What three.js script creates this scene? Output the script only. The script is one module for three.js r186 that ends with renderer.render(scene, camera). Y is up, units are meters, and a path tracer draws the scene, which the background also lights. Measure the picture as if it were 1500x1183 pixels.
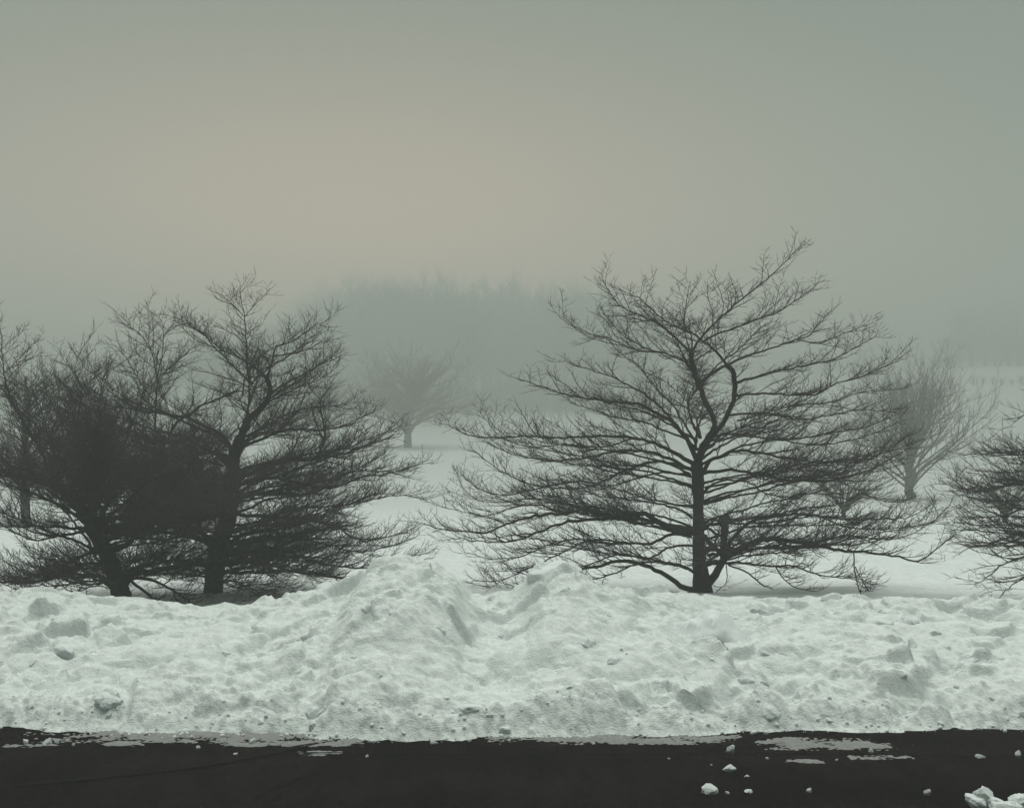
import * as THREE from 'three';
import { ImprovedNoise } from 'three/addons/math/ImprovedNoise.js';

// ---------------------------------------------------------------- camera, sky, sun, exposure
const EYE = 1.5, FOCAL = 1810, PITCH = Math.atan((682 - 591.5) / 1810);   // photograph: 1500 x 1183
const scene = new THREE.Scene();
const camera = new THREE.PerspectiveCamera(2 * Math.atan(591.5 / FOCAL) * 180 / Math.PI, 1500 / 1183, 0.1, 3000);
camera.position.set(0, EYE, 0);
camera.rotation.set(PITCH, 0, 0);

const SUN_AZ = -0.16, SUN_EL = 1.32;                 // the veiled sun: a little left of straight ahead, behind the fog
const sunDir = new THREE.Vector3(Math.sin(SUN_AZ) * Math.cos(SUN_EL), Math.sin(SUN_EL), -Math.cos(SUN_AZ) * Math.cos(SUN_EL));
{ // fog-bound sky: pale green-grey, a broad warm glow round the hidden sun
  const W = 512, H = 256, data = new Float32Array(W * H * 4), d = new THREE.Vector3();
  for (let j = 0; j < H; j++) for (let i = 0; i < W; i++) {
    const az = ((i + 0.5) / W - 0.5) * 2 * Math.PI, el = ((j + 0.5) / H - 0.5) * Math.PI;
    d.set(Math.cos(el) * Math.cos(az), Math.sin(el), Math.cos(el) * Math.sin(az));
    const da = Math.atan2(d.x, -d.z) - SUN_AZ, g = Math.exp(-Math.pow((da - 0.03) / 0.39, 2)) * Math.exp(-Math.pow(el / 0.215, 2));
    const k = (j * W + i) * 4;
    data[k] = 0.012 + 0.80 * g;
    data[k + 1] = 0.024 + 0.43 * g;
    data[k + 2] = 0.021 + 0.28 * g;
    data[k + 3] = 1;
  }
  const sky = new THREE.DataTexture(data, W, H, THREE.RGBAFormat, THREE.FloatType);
  sky.mapping = THREE.EquirectangularReflectionMapping;
  sky.magFilter = sky.minFilter = THREE.LinearFilter;
  sky.needsUpdate = true;
  scene.background = sky; scene.environment = sky;
}
const sun = new THREE.DirectionalLight(new THREE.Color().setRGB(1.0, 0.98, 0.92), 1.5);
sun.position.copy(sunDir).multiplyScalar(120);
sun.castShadow = true; sun.shadow.radius = 150; sun.shadow.mapSize.set(2048, 2048);
Object.assign(sun.shadow.camera, { left: -40, right: 40, top: 40, bottom: -40, near: 1, far: 300 });
scene.add(sun, sun.target);
scene.fog = new THREE.FogExp2(new THREE.Color().setRGB(0.83, 0.95, 0.89), 0.0112);

const renderer = new THREE.WebGLRenderer({ antialias: true });
renderer.toneMapping = THREE.LinearToneMapping;
renderer.toneMappingExposure = 4.0;
renderer.shadowMap.enabled = true;

// ---------------------------------------------------------------- helpers
function rngOf(seed) { let a = seed >>> 0; return () => { a = (a + 0x6D2B79F5) | 0; let t = Math.imul(a ^ (a >>> 15), 1 | a); t = (t + Math.imul(t ^ (t >>> 7), 61 | t)) ^ t; return ((t ^ (t >>> 14)) >>> 0) / 4294967296; }; }
const V = (x, y, z) => new THREE.Vector3(x, y, z);
const clamp = (x, a = 0, b = 1) => Math.min(b, Math.max(a, x));
const sstep = (a, b, x) => { const t = clamp((x - a) / (b - a)); return t * t * (3 - 2 * t); };
const lerp = (a, b, t) => a + (b - a) * t;
const perlin = new ImprovedNoise();
const noise = (x, y, z = 0.5) => perlin.noise(x + 100, y + 100, z + 100);
const fbm = (x, y, z = 0.3, o = 4) => { let s = 0, a = 0.5; for (let i = 0; i < o; i++) { s += a * noise(x, y, z + i * 7.3); x *= 2.03; y *= 2.03; z *= 2.03; a *= 0.5; } return s; };
function table(rows, x) { // piecewise linear
  if (x <= rows[0][0]) return rows[0][1];
  for (let i = 1; i < rows.length; i++) if (x <= rows[i][0]) return lerp(rows[i - 1][1], rows[i][1], (x - rows[i - 1][0]) / (rows[i][0] - rows[i - 1][0]));
  return rows[rows.length - 1][1];
}
const cP = Math.cos(PITCH), sP = Math.sin(PITCH);
function ray(px, py) { const x = (px - 750) / FOCAL, y = (591.5 - py) / FOCAL; return V(x, y * cP + sP, -cP + y * sP); }
function at(px, py, depth) { const r = ray(px, py); return r.multiplyScalar(-depth / r.z).add(camera.position); }   // point of a pixel at a depth
function onGround(px, py, h = 0) { const r = ray(px, py); return r.multiplyScalar((h - EYE) / r.y).add(camera.position); }
const taken = {};
function numbered(n) { const k = taken[n] = (taken[n] ?? -1) + 1; return k ? n + '_' + String(k).padStart(3, '0') : n; }
function tag(o, label, category, group) { o.userData.label = label; o.userData.category = category; if (group) o.userData.group = group; return o; }
function mesh(name, g, m, parent) { const o = new THREE.Mesh(g, m); o.name = name; o.castShadow = o.receiveShadow = true; (parent || scene).add(o); return o; }
function geo(pos, idx, nor, col, uv) {
  const g = new THREE.BufferGeometry();
  g.setAttribute('position', new THREE.BufferAttribute(new Float32Array(pos), 3));
  g.setIndex(new THREE.BufferAttribute(new Uint32Array(idx), 1));
  if (nor) g.setAttribute('normal', new THREE.BufferAttribute(new Float32Array(nor), 3)); else g.computeVertexNormals();
  if (col) g.setAttribute('color', new THREE.BufferAttribute(new Float32Array(col), 3));
  if (uv) g.setAttribute('uv', new THREE.BufferAttribute(new Float32Array(uv), 2));
  return g;
}
function noiseTexture(size, f, srgb) { // f(u, v) -> 0..1 grey or [r,g,b]; tiling is left to f
  const d = new Uint8Array(size * size * 4);
  for (let j = 0; j < size; j++) for (let i = 0; i < size; i++) {
    const c = f(i / size, j / size), k = (j * size + i) * 4, a = Array.isArray(c) ? c : [c, c, c];
    for (let q = 0; q < 3; q++) d[k + q] = 255 * clamp(a[q]);
    d[k + 3] = 255;
  }
  const t = new THREE.DataTexture(d, size, size, THREE.RGBAFormat);
  t.wrapS = t.wrapT = THREE.RepeatWrapping; t.magFilter = THREE.LinearFilter; t.minFilter = THREE.LinearMipmapLinearFilter; t.generateMipmaps = true;
  if (srgb) t.colorSpace = THREE.SRGBColorSpace;
  t.needsUpdate = true; return t;
}
function torus(u, v, f) { // tiling noise: a torus in 3-D noise
  const a = u * 2 * Math.PI, b = v * 2 * Math.PI, R = f / 3.2, r = f / 6.3;
  return noise((R + r * Math.cos(b)) * Math.cos(a), (R + r * Math.cos(b)) * Math.sin(a), r * Math.sin(b));
}

// ---------------------------------------------------------------- materials
const white = rngOf(11);
const snowBump = noiseTexture(512, (u, v) => 0.5 + 0.30 * torus(u, v, 22) + 0.3 * torus(u, v, 60) + 0.28 * torus(u + 0.31, v, 130) + 0.10 * (white() - 0.5));
const snowTint = noiseTexture(512, (u, v) => { const n = 0.95 + 0.06 * torus(u, v, 14) + 0.05 * torus(u, v, 70) + 0.03 * (white() - 0.5); return [n, n, n]; }, true);
const SNOW = [0.575, 0.635, 0.63];
const snowMat = new THREE.MeshStandardMaterial({ color: new THREE.Color().setRGB(...SNOW), roughness: 0.85, map: snowTint, bumpMap: snowBump, bumpScale: 0.0065, vertexColors: true });
const lumpMat = new THREE.MeshStandardMaterial({ color: new THREE.Color().setRGB(...SNOW), roughness: 0.85, map: snowTint, bumpMap: snowBump, bumpScale: 0.004 });
const crumbMat = new THREE.MeshStandardMaterial({ color: new THREE.Color().setRGB(...SNOW), roughness: 0.85 });
const fieldMat = new THREE.MeshStandardMaterial({ color: new THREE.Color().setRGB(...SNOW), roughness: 0.9, map: snowTint, bumpMap: snowBump, bumpScale: 0.01 });
const slushMat = new THREE.MeshStandardMaterial({ color: new THREE.Color().setRGB(0.17, 0.18, 0.175), roughness: 0.8, map: snowTint, bumpMap: snowBump, bumpScale: 0.006 });
const wr = rngOf(5);
const roadMap = noiseTexture(1024, (u, v) => { const g = wr(), n = 0.55 + 0.3 * torus(u, v, 7) + 0.3 * torus(u, v, 30) + 0.35 * torus(u, v, 150) + (g > 0.9 ? 1.6 * wr() : 0.6 * (g - 0.5)); return [n * 1.03, n * 0.97, n]; }, false);
const roadBump = noiseTexture(1024, (u, v) => 0.5 + 0.5 * torus(u, v, 140) + 0.5 * (wr() - 0.5));
const roadMat = new THREE.MeshPhysicalMaterial({ specularIntensity: 0.02, color: new THREE.Color().setRGB(0.0115, 0.0082, 0.0088), roughness: 1, map: roadMap, bumpMap: roadBump, bumpScale: 0.006, vertexColors: true });
const tarMat = new THREE.MeshPhysicalMaterial({ specularIntensity: 0.02, color: new THREE.Color().setRGB(0.008, 0.0065, 0.007), roughness: 0.9 });
const barkBump = noiseTexture(256, (u, v) => 0.5 + 0.5 * torus(u * 3 % 1, v, 30) + 0.3 * torus(u, v, 60));
const barkMat = new THREE.MeshStandardMaterial({ color: new THREE.Color().setRGB(0.017, 0.013, 0.0145), roughness: 0.95, bumpMap: barkBump, bumpScale: 0.012 });
const twigMat = new THREE.MeshStandardMaterial({ color: new THREE.Color().setRGB(0.0195, 0.013, 0.0152), roughness: 0.95 });
const litterMat = new THREE.MeshStandardMaterial({ color: new THREE.Color().setRGB(0.04, 0.03, 0.024), roughness: 0.95 });

// ---------------------------------------------------------------- the lie of the land
function fieldH(x, d) { // snow field and hill, d = metres ahead of the camera
  const base = 0.17 + 0.05 * fbm(x * 0.25, d * 0.25, 1.7, 3);
  const rise = 0.0186 * Math.pow(Math.max(0, Math.min(d, 330) - 50), 1.25) - 0.4 * sstep(22, 60, d) * (1 - sstep(60, 95, d));
  const right = sstep(0.02, 0.42, x / Math.max(d, 1)) * sstep(95, 210, d) * 7.5;
  const roll = 0.35 * fbm(x * 0.05, d * 0.06, 4.2, 3) * sstep(25, 70, d);
  const drift = 0.03 * noise(x * 0.9, d * 1.7, 2.2) * sstep(10, 14, d);
  return base + rise + right + roll + drift;
}
const edgePx = [[-300, 1066], [0, 1064], [120, 1072], [240, 1078], [400, 1076], [480, 1084], [600, 1086], [760, 1082], [900, 1077], [1010, 1079], [1080, 1073], [1200, 1070], [1320, 1070], [1500, 1069], [1800, 1069]];
const edgeTab = edgePx.map(([px, py]) => { const p = onGround(px, py); return [p.x, -p.z]; });
const CREST = 9.2;
const crestPx = [[-400, 884], [-150, 876], [0, 882], [35, 876], [90, 880], [130, 886], [175, 891], [250, 897], [320, 901], [400, 896], [435, 886], [475, 872], [515, 866], [530, 858], [548, 840], [590, 829], [640, 836], [672, 856], [690, 886], [712, 900], [745, 900], [768, 884], [790, 852], [820, 837], [848, 844], [880, 868], [930, 875], [1000, 885], [1060, 892], [1180, 889], [1300, 892], [1500, 896], [1900, 892]];
const crestTab = crestPx.map(([px, py]) => { const p = at(px, py, CREST); return [p.x, p.y]; });

// lumps that make the ploughed bank: rounded blocks united into its surface
const cells = new Map(), CELL = 0.35, LUMPS = [];
{
  const r = rngOf(77);
  const add = (x, d, a, b, h, turn, tx, td) => {
    const l = { x, d, a, b, h, c: Math.cos(turn), s: Math.sin(turn), tx, td, f: Array.from({ length: 5 }, (_, k) => { const an = (k + 0.7 * r()) * 1.2566; return [Math.cos(an), Math.sin(an), 1 / (0.62 + 0.38 * r())]; }), e: 1.6 + 3 * r() };
    LUMPS.push(l);
    const R = Math.max(a, b);
    for (let i = Math.floor((x - R) / CELL); i <= Math.floor((x + R) / CELL); i++) for (let j = Math.floor((d - R) / CELL); j <= Math.floor((d + R) / CELL); j++) { const k = i + ',' + j; (cells.get(k) || cells.set(k, []).get(k)).push(l); }
  };
  for (const [n, lo, hi, hk] of [[240, 0.18, 0.45, 0.30], [1900, 0.08, 0.2, 0.48], [5000, 0.035, 0.085, 0.5], [7000, 0.014, 0.036, 0.35]])
    for (let i = 0; i < n; i++) {
      const a = lo + (hi - lo) * Math.pow(r(), 1.6), x = (r() - 0.5) * 13, d = 6.8 + 3.6 * r();
      add(x, d, a, a * (0.6 + 0.5 * r()), a * hk * (0.45 + 0.75 * r()), r() * 6.28, (r() - 0.5) * 0.5, (r() - 0.5) * 0.5);
    }
}
function bankBase(x, d) {
  const de = table(edgeTab, x) + 0.16 * fbm(x * 1.3, 3.1, 0.2, 5) + 0.10 * fbm(x * 7, 1.1, 0.8, 3), H = table(crestTab, x);
  const dc = CREST + 0.25 * noise(x * 0.7, 9.1), t = (d - de) / (dc - de);
  if (t < 0) return -0.02 + 0.2 * t;
  if (t < 1) return -0.02 + (H + 0.02) * (0.08 * sstep(0, 0.07, t) + 0.92 * Math.pow(Math.sin(t * Math.PI / 2), 1.12));
  return lerp(H, fieldH(x, d) - 0.06, sstep(0, 2.3, d - dc));
}
function bankH(x, d) {
  const de = table(edgeTab, x), base = bankBase(x, d);
  const live = (0.35 + 0.65 * sstep(de, de + 0.3, d)) * sstep(de - 0.16, de + 0.04, d) * (1 - 0.85 * sstep(9.3, 10.6, d));
  const soft = sstep(-0.1, 0.14, fbm(x * 0.9, d * 1.3, 5.5, 3) + 0.35 * (1 - sstep(0.1, 0.7, d - de))), rough = 0.7 + 0.3 * soft;   // smoother stretches between the rubble
  let top = 0, second = 0;
  for (const l of cells.get(Math.floor(x / CELL) + ',' + Math.floor(d / CELL)) || []) {
    const dx = x - l.x, dd = d - l.d, u = (dx * l.c + dd * l.s) / l.a, v = (-dx * l.s + dd * l.c) / l.b; let q = 0;
    if (u * u + v * v >= 1.1) continue;
    for (const [fx, fy, fr] of l.f) q = Math.max(q, (u * fx + v * fy) * fr);
    if (q >= 1) continue;
    const side = Math.min(1, (1 - q) * l.e), z = l.h * side * (2 - side) * (0.75 + 0.25 * l.tx * 2) + (l.tx * dx + l.td * dd) * side;
    if (l.a > 0.07) { if (z > top) top = z; } else if (z > second) second = z;
  }
  return base + live * (rough * (top + (0.45 + 0.45 * soft) * second) + 0.09 * fbm(x * 1.6, d * 1.9, 1.1, 3) + 0.03 * fbm(x * 7, d * 7, 2.1, 4) + (0.006 + 0.012 * soft) * fbm(x * 24, d * 24, 1, 2));
}

// ---------------------------------------------------------------- ground: snow field, road, snow bank
function sheet(xs, ds, h, opts = {}) {
  const pos = [], uv = [], idx = [], col = opts.color ? [] : null, nx = xs.length;
  ds.forEach(d => xs.forEach(x => { const y = h(x, d); pos.push(x, y, -d); uv.push((x + (opts.steep ? 0.31 * y : 0)) / (opts.tile || 1.5), (d + (opts.steep ? 1.6 * y : 0)) / (opts.tile || 1.5)); if (col) col.push(...opts.color(x, d, y)); }));
  for (let j = 0; j + 1 < ds.length; j++) for (let i = 0; i + 1 < nx; i++) { const a = j * nx + i; idx.push(a, a + 1, a + nx, a + 1, a + nx + 1, a + nx); }
  return geo(pos, idx, null, col, uv);
}
const steps = (a, b, s) => { const o = []; const n = Math.round((b - a) / s); for (let i = 0; i <= n; i++) o.push(a + (b - a) * i / n); return o; };
{
  const xs = [], ds = [];
  for (let i = -150; i <= 150; i++) { const u = i / 150; xs.push(Math.sign(u) * (14 * Math.abs(u) + 420 * Math.pow(Math.abs(u), 3.2))); }
  ds.push(-60, -30, 0, 5);
  for (let i = 0; i <= 260; i++) { const u = i / 260; ds.push(9.0 + 30 * u + 480 * Math.pow(u, 3)); }
  const f = mesh('snow_field', sheet(xs, ds, (x, d) => d < 8.9 ? -0.25 : fieldH(x, d) - 0.4 * (1 - sstep(9.2, 10.6, d)), { tile: 2.3 }), fieldMat);
  f.userData.kind = 'structure';
}
const road = mesh('asphalt_road', sheet([...steps(-40, -5.1, 0.5), ...steps(-5, 5, 0.08), ...steps(5.1, 40, 0.5)], [...steps(-14, 4.1, 0.4), ...steps(4.2, 8.2, 0.05)], (x, d) => 0.004 * noise(x * 0.3, d * 0.3), {
  tile: 2.9, color: (x, d) => { const n = 1 + 1.0 * fbm(x * 0.6, d * 1.3, 8.8, 5); return [n, n * 0.98, n]; } }), roadMat);
road.userData.kind = 'structure';
function tarLine(name, pts, w) { // sealed cracks and the paving joint
  const p = pts.map(([x, y]) => onGround(x, y)), c = new THREE.CatmullRomCurve3(p), n = Math.max(12, Math.round(c.getLength() / 0.04)), r = rngOf(Math.round(p[0].x * 991));
  const pos = [], idx = [], s = c.getSpacedPoints(n);
  s.forEach((q, i) => {
    const t = s[Math.min(n, i + 1)].clone().sub(s[Math.max(0, i - 1)]).normalize(), k = w * (0.55 + 0.6 * r()) * Math.min(1, (Math.min(i, n - i) + 1) / 6), j = (r() - 0.5) * w * 0.7;
    pos.push(q.x - t.z * (k + j), 0.009, q.z + t.x * (k + j), q.x + t.z * (k - j), 0.009, q.z - t.x * (k - j));
    if (i) { const a = i * 2; idx.push(a - 2, a - 1, a, a - 1, a + 1, a); }
  });
  mesh(name, geo(pos, idx), tarMat, road);
}
tarLine('sealed_crack', [[-60, 1160], [60, 1149], [180, 1137], [290, 1124], [380, 1108], [440, 1094], [490, 1087]], 0.022);
tarLine('sealed_crack', [[425, 1100], [432, 1118], [440, 1132], [432, 1143], [400, 1156], [372, 1172], [350, 1190]], 0.007);
tarLine('paving_joint', [[380, 1105], [560, 1104], [760, 1104], [980, 1104], [1200, 1104], [1400, 1107], [1560, 1110]], 0.014);

const dirtRng = rngOf(3);
const DIRT = Array.from({ length: 46 }, () => [(dirtRng() - 0.5) * 8.4, 7.0 + 2.0 * dirtRng(), 0.03 + 0.07 * dirtRng() * dirtRng(), dirtRng()]);
const bank = mesh('snow_bank', sheet(
  [...steps(-9, -4.7, 0.05), ...steps(-4.68, 4.68, 0.0155), ...steps(4.7, 9, 0.05)],
  [...steps(6.45, 9.9, 0.0145), ...steps(9.93, 12.6, 0.05)], bankH,
  { tile: 1.1, steep: true, color: (x, d) => { // grit ploughed up with the snow, in patches with a grain
    let k = 0;
    for (const [a, b, R, s] of DIRT) { const q = Math.hypot(x - a, (d - b) * 1.3) / R; if (q < 1) k = Math.max(k, (1 - q) * s * sstep(-0.1, 0.25, noise(x * 60, d * 60, 3))); }
    const edge = table(edgeTab, x) + 0.25; if (d < edge) k = Math.max(k, 0.5 * sstep(-0.05, 0.3, noise(x * 26, d * 26, 6)));
    const n = 1 - 0.55 * k; return [n, n * 0.995, n * 0.98]; } }), snowMat);
bank.userData.kind = 'structure';

// ---------------------------------------------------------------- snow lumps
function lumpGeometry(seed, flat = 0.8, cuts = 7) {
  const r = rngOf(seed), g = new THREE.IcosahedronGeometry(1, 6), p = g.attributes.position, planes = [], v = V();
  for (let i = 0; i < cuts; i++) planes.push([V(r() - 0.5, r() - 0.35, r() - 0.5).normalize(), 0.55 + 0.35 * r()]);
  for (let i = 0; i < p.count; i++) {
    v.fromBufferAttribute(p, i);
    let n = 1; for (const [f, k] of [[0.9, 0.35], [2.2, 0.2], [4.7, 0.13], [9, 0.11], [15, 0.08]]) n += k * noise(v.x * f + seed * 3.1, v.y * f, v.z * f);
    v.multiplyScalar(n);
    for (const [m, c] of planes) { const e = v.dot(m) - c; if (e > 0) v.addScaledVector(m, -e * 0.9); }
    p.setXYZ(i, v.x, v.y * flat, v.z);
  }
  const uv = []; for (let i = 0; i < p.count; i++) uv.push(p.getX(i) * 0.1 + seed * 0.37, p.getZ(i) * 0.08 + p.getY(i) * 0.1);
  g.setAttribute('uv', new THREE.Float32BufferAttribute(uv, 2));
  g.deleteAttribute('normal');
  const idx = [], key = new Map(), pos = [], uv2 = [];                      // weld, so that normals come out smooth
  for (let i = 0; i < p.count; i++) { const k = [p.getX(i), p.getY(i), p.getZ(i)].map(q => q.toFixed(4)).join(); if (!key.has(k)) { key.set(k, pos.length / 3); pos.push(p.getX(i), p.getY(i), p.getZ(i)); uv2.push(uv[2 * i], uv[2 * i + 1]); } idx.push(key.get(k)); }
  return geo(pos, idx, null, null, uv2);
}
const lumpGeos = Array.from({ length: 10 }, (_, i) => lumpGeometry(i + 1, 0.7 + 0.03 * i, 5 + i % 5));
{
  const r = rngOf(404); let n = 0;
  while (n < 120) {
    const x = (r() - 0.5) * 8.6, de = table(edgeTab, x), d = de + 0.08 + (9.3 - de) * Math.pow(r(), 1.25), s = 0.03 + 0.055 * Math.pow(r(), 2.4);
    if (Math.abs(x) > 4.15 * d / 9.6) continue;
    const o = mesh(numbered('snow_lump'), lumpGeos[n % 10], lumpMat, bank);
    o.position.set(x, bankH(x, d) + s * (-0.75 + 0.3 * r()), -d);
    o.scale.set(s * (0.8 + 0.5 * r()), s * (0.7 + 0.4 * r()), s * (0.8 + 0.4 * r()));
    o.rotation.set((r() - 0.5) * 0.8, r() * 6.28, (r() - 0.5) * 0.8); n++;
  }
  // the larger blocks one can pick out on the face of the bank: pixel, width in pixels, flattening
  for (const [px, py, d, w, k, tilt] of [[1055, 922, 8.25, 60, 0.62, 0.5], [812, 846, 9.05, 44, 0.75, 0.1], [590, 843, 9.1, 40, 0.75, 0.2], [378, 912, 8.5, 17, 0.85, 0.3], [500, 945, 8.1, 18, 0.7, 0.3], [740, 1058, 6.98, 12, 0.7, 0.1], [1190, 935, 8.2, 34, 0.5, 0.2], [480, 862, 9.1, 20, 0.8, 0.3]]) {
    const p = at(px, py, d), s = w * d / FOCAL, o = mesh(numbered('snow_lump'), lumpGeos[(px * 7) % 10], lumpMat, bank);
    o.position.set(p.x, Math.min(p.y, bankH(p.x, d) - 0.35 * s * k), -d);
    o.scale.set(s, s * k, s * 0.8); o.rotation.set(tilt, px, 0);
  }
  // crumbs: too small and too many to pick apart
  const N = 750, im = new THREE.InstancedMesh(lumpGeometry(31, 0.8, 6), crumbMat, N), m = new THREE.Matrix4(), q = new THREE.Quaternion(), e = new THREE.Euler();
  { const g = new THREE.IcosahedronGeometry(1, 1); im.geometry = geo([...g.attributes.position.array].map((c, i) => c * (1 + 0.25 * noise(c * 2, i % 3, 0.7))), [...Array(g.attributes.position.count).keys()]); im.geometry.setAttribute('uv', g.attributes.uv); }
  for (let i = 0; i < N; i++) {
    const x = (r() - 0.5) * 9.4, de = table(edgeTab, x), d = i < 740 ? de + -0.06 + 0.3 * Math.pow(r(), 1.3) : de + 0.2 + (9.2 - de) * r(), s = 0.003 + 0.012 * Math.pow(r(), 3.2);
    m.compose(V(x, Math.max(0.004, bankH(x, d)) + s * 0.3, -d), q.setFromEuler(e.set(r() * 6, r() * 6, r() * 6)), V(s, s * 0.8, s));
    im.setMatrixAt(i, m);
  }
  im.name = 'snow_crumbs'; im.userData.kind = 'stuff'; im.castShadow = im.receiveShadow = true; bank.add(im);
  // specks of bark and leaf thrown up by the plough
  const pos = [], idx = [];
  const speck = (x, d, s) => { const y = bankH(x, d) + 0.003, a = r() * 6.28, b = pos.length / 3; for (let k = 0; k < 6; k++) { const R = s * (0.35 + 0.8 * r()); pos.push(x + R * Math.cos(a + k * 1.047), y + 0.6 * s * r(), -d + 0.6 * R * Math.sin(a + k * 1.047)); } pos.push(x, y + 0.5 * s, -d); for (let k = 0; k < 6; k++) idx.push(b + k, b + (k + 1) % 6, b + 6); };
  for (const [px, py, d, s] of [[539, 863, 9.0, 0.018], [470, 883, 8.8, 0.012], [535, 952, 8.1, 0.016], [690, 947, 8.1, 0.014], [662, 946, 8.1, 0.012], [958, 927, 8.3, 0.012], [912, 990, 7.75, 0.018], [918, 996, 7.7, 0.012], [817, 1043, 7.2, 0.01], [1015, 912, 8.4, 0.022], [1287, 1026, 7.4, 0.012], [1078, 1058, 7.1, 0.01]]) { const p = at(px, py, d); speck(p.x, d, s); }
  for (let i = 0; i < 50; i++) { const x = (r() - 0.5) * 8.6, de = table(edgeTab, x); speck(x, de + 0.15 + (9 - de) * Math.pow(r(), 1.3), 0.002 + 0.005 * r() * r()); }
  mesh('bark_specks', geo(pos, idx), litterMat, bank).userData.kind = 'stuff';
}

// loose snow on the asphalt
function lump(px, py, w, h, label, seed, group = 'loose snow lumps on the asphalt') {
  const p = onGround(px, py), dist = -p.z, s = 0.45 * w * dist / FOCAL, o = mesh(numbered('snow_chunk'), lumpGeos[seed % 10], lumpMat);
  const k = (h * dist / FOCAL) / (2 * s) / 0.62;
  o.scale.set(s, s * k, s * 0.85); o.position.set(p.x, s * k * 0.45, p.z); o.rotation.y = seed * 1.7;
  return tag(o, label, 'snow lump', group);
}
lump(370, 1089, 13, 9, 'round snowball lying alone by a thin slush smear near the snow bank', 3);
lump(1071, 1103, 14, 13, 'upright wedge-shaped snow chunk standing on the dark asphalt', 4);
lump(1068, 1129, 20, 8, 'oblong snow chunk just below the upright wedge on the asphalt', 5);
lump(1041, 1161, 28, 12, 'broad domed snow chunk in the middle of the asphalt', 6);
for (const [x, y, w, h, s] of [[1066, 1163, 8, 5, 1], [1096, 1161, 15, 6, 2], [1186, 1160, 10, 7, 3], [1359, 1164, 12, 9, 4], [1276, 1103, 8, 6, 7], [1492, 1108, 11, 8, 8], [1437, 1110, 16, 5, 9], [1124, 1112, 6, 4, 1], [1042, 1121, 4, 3, 2], [1094, 1138, 8, 3, 5], [290, 1096, 7, 4, 6], [107, 1092, 6, 4, 7], [538, 1108, 6, 3, 8], [636, 1089, 13, 4, 9], [345, 1105, 9, 3, 3], [421, 1083, 6, 5, 2], [1226, 1114, 5, 3, 4], [870, 1090, 6, 3, 6], [980, 1112, 5, 3, 1]])
  lump(x, y, w, h, 'small loose snow crumb scattered on the dark asphalt', s);
lump(38, 1090, 11, 9, 'snow chunk at the end of a low row of three joined by slush', 1);
lump(70, 1090, 16, 8, 'middle snow chunk of a low row of three joined by slush', 8);
lump(82, 1089, 9, 8, 'roundest snow chunk of a low row of three joined by slush', 2);
{ // the large chunk at the road's near side: one body of several welded lumps
  const g = new THREE.Group(); g.name = 'snow_clod'; scene.add(g); const b = onGround(1462, 1186); g.position.set(b.x, 0, b.z);
  tag(g, 'large jagged bluish clod of frozen snow, biggest piece on the asphalt', 'snow lump');
  for (const [x, y, z, s, k, i] of [[-0.085, 0.035, 0, 0.05, 1.0, 1], [-0.05, 0.055, -0.01, 0.042, 1.0, 5], [-0.02, 0.03, 0.015, 0.055, 0.8, 3], [0.045, 0.02, 0.01, 0.06, 0.55, 6], [0.10, 0.03, 0.0, 0.05, 0.8, 7], [0.15, 0.04, 0.01, 0.05, 0.95, 8], [0.02, 0.02, 0.06, 0.07, 0.5, 9]]) {
    const o = mesh('lump', lumpGeos[i], lumpMat, g); o.position.set(x, y, z); o.scale.set(s, s * k, s); o.rotation.y = i;
  }
}
function slush(px, py, w, h, label, seed, th = 0.009) { // thin ragged sheet of slush lying on the road
  const c = onGround(px, py), a = w * -c.z / FOCAL / 2, near = onGround(px, py + h / 2), far = onGround(px, py - h / 2), b = (near.z - far.z) / 2;
  const pos = [], idx = [], uv = [], nx = Math.max(14, Math.round(a * 3 / 0.008)), nz = Math.max(8, Math.round(b * 3 / 0.009));
  for (let j = 0; j <= nz; j++) for (let i = 0; i <= nx; i++) {
    const u = (i / nx - 0.5) * 3, v = (j / nz - 0.5) * 3, x = a * u, z = b * v, q = Math.hypot(u, v * (1 + 0.4 * u * Math.sin(seed)));
    const m = 0.75 - q + 2.6 * fbm((c.x + x) * 5 + seed * 3, z * 8, seed, 4) + 1.3 * noise((c.x + x) * 38, z * 38, seed);
    pos.push(x, clamp(th * m * 0.9, -0.006, th * (0.8 + 0.8 * fbm((c.x + x) * 20, z * 20, seed, 2))), z); uv.push((c.x + x) / 0.9, z / 0.9);
  }
  for (let j = 0; j < nz; j++) for (let i = 0; i < nx; i++) { const p = j * (nx + 1) + i, q = p + nx + 1; if (Math.max(pos[3 * p + 1], pos[3 * q + 1], pos[3 * p + 4], pos[3 * q + 4]) > -0.0059) idx.push(p, q, p + 1, p + 1, q, q + 1); }
  const o = mesh(numbered('slush_patch'), geo(pos, idx, null, null, uv), slushMat); o.position.set(c.x, 0.003, c.z);
  return tag(o, label, 'slush', 'slush patches on the asphalt');
}
slush(290, 1077, 340, 15, 'long tongue of slush spreading from the foot of the snow bank', 1);
slush(1222, 1090, 150, 12, 'long pale streak of slush beside the upright wedge-shaped chunk', 2);
slush(1290, 1109, 62, 5, 'narrow slush streak under the long pale streak', 3, 0.007);
slush(1181, 1115, 42, 4, 'short thin slush smear below the long pale streak', 4, 0.007);
slush(172, 1089, 56, 6, 'thin slush smear lying below the long tongue of slush', 5, 0.007);
slush(355, 1090, 50, 5, 'thin slush smear with a round snowball on its end', 6, 0.007);
slush(468, 1103, 44, 5, 'ragged slush smear beside the end of the sealed crack', 7, 0.006);
slush(60, 1092, 50, 4, 'slush smear joining a row of three snow chunks', 8, 0.007);
slush(18, 1093, 20, 4, 'small slush smear beside the row of three snow chunks', 9, 0.007);
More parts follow.
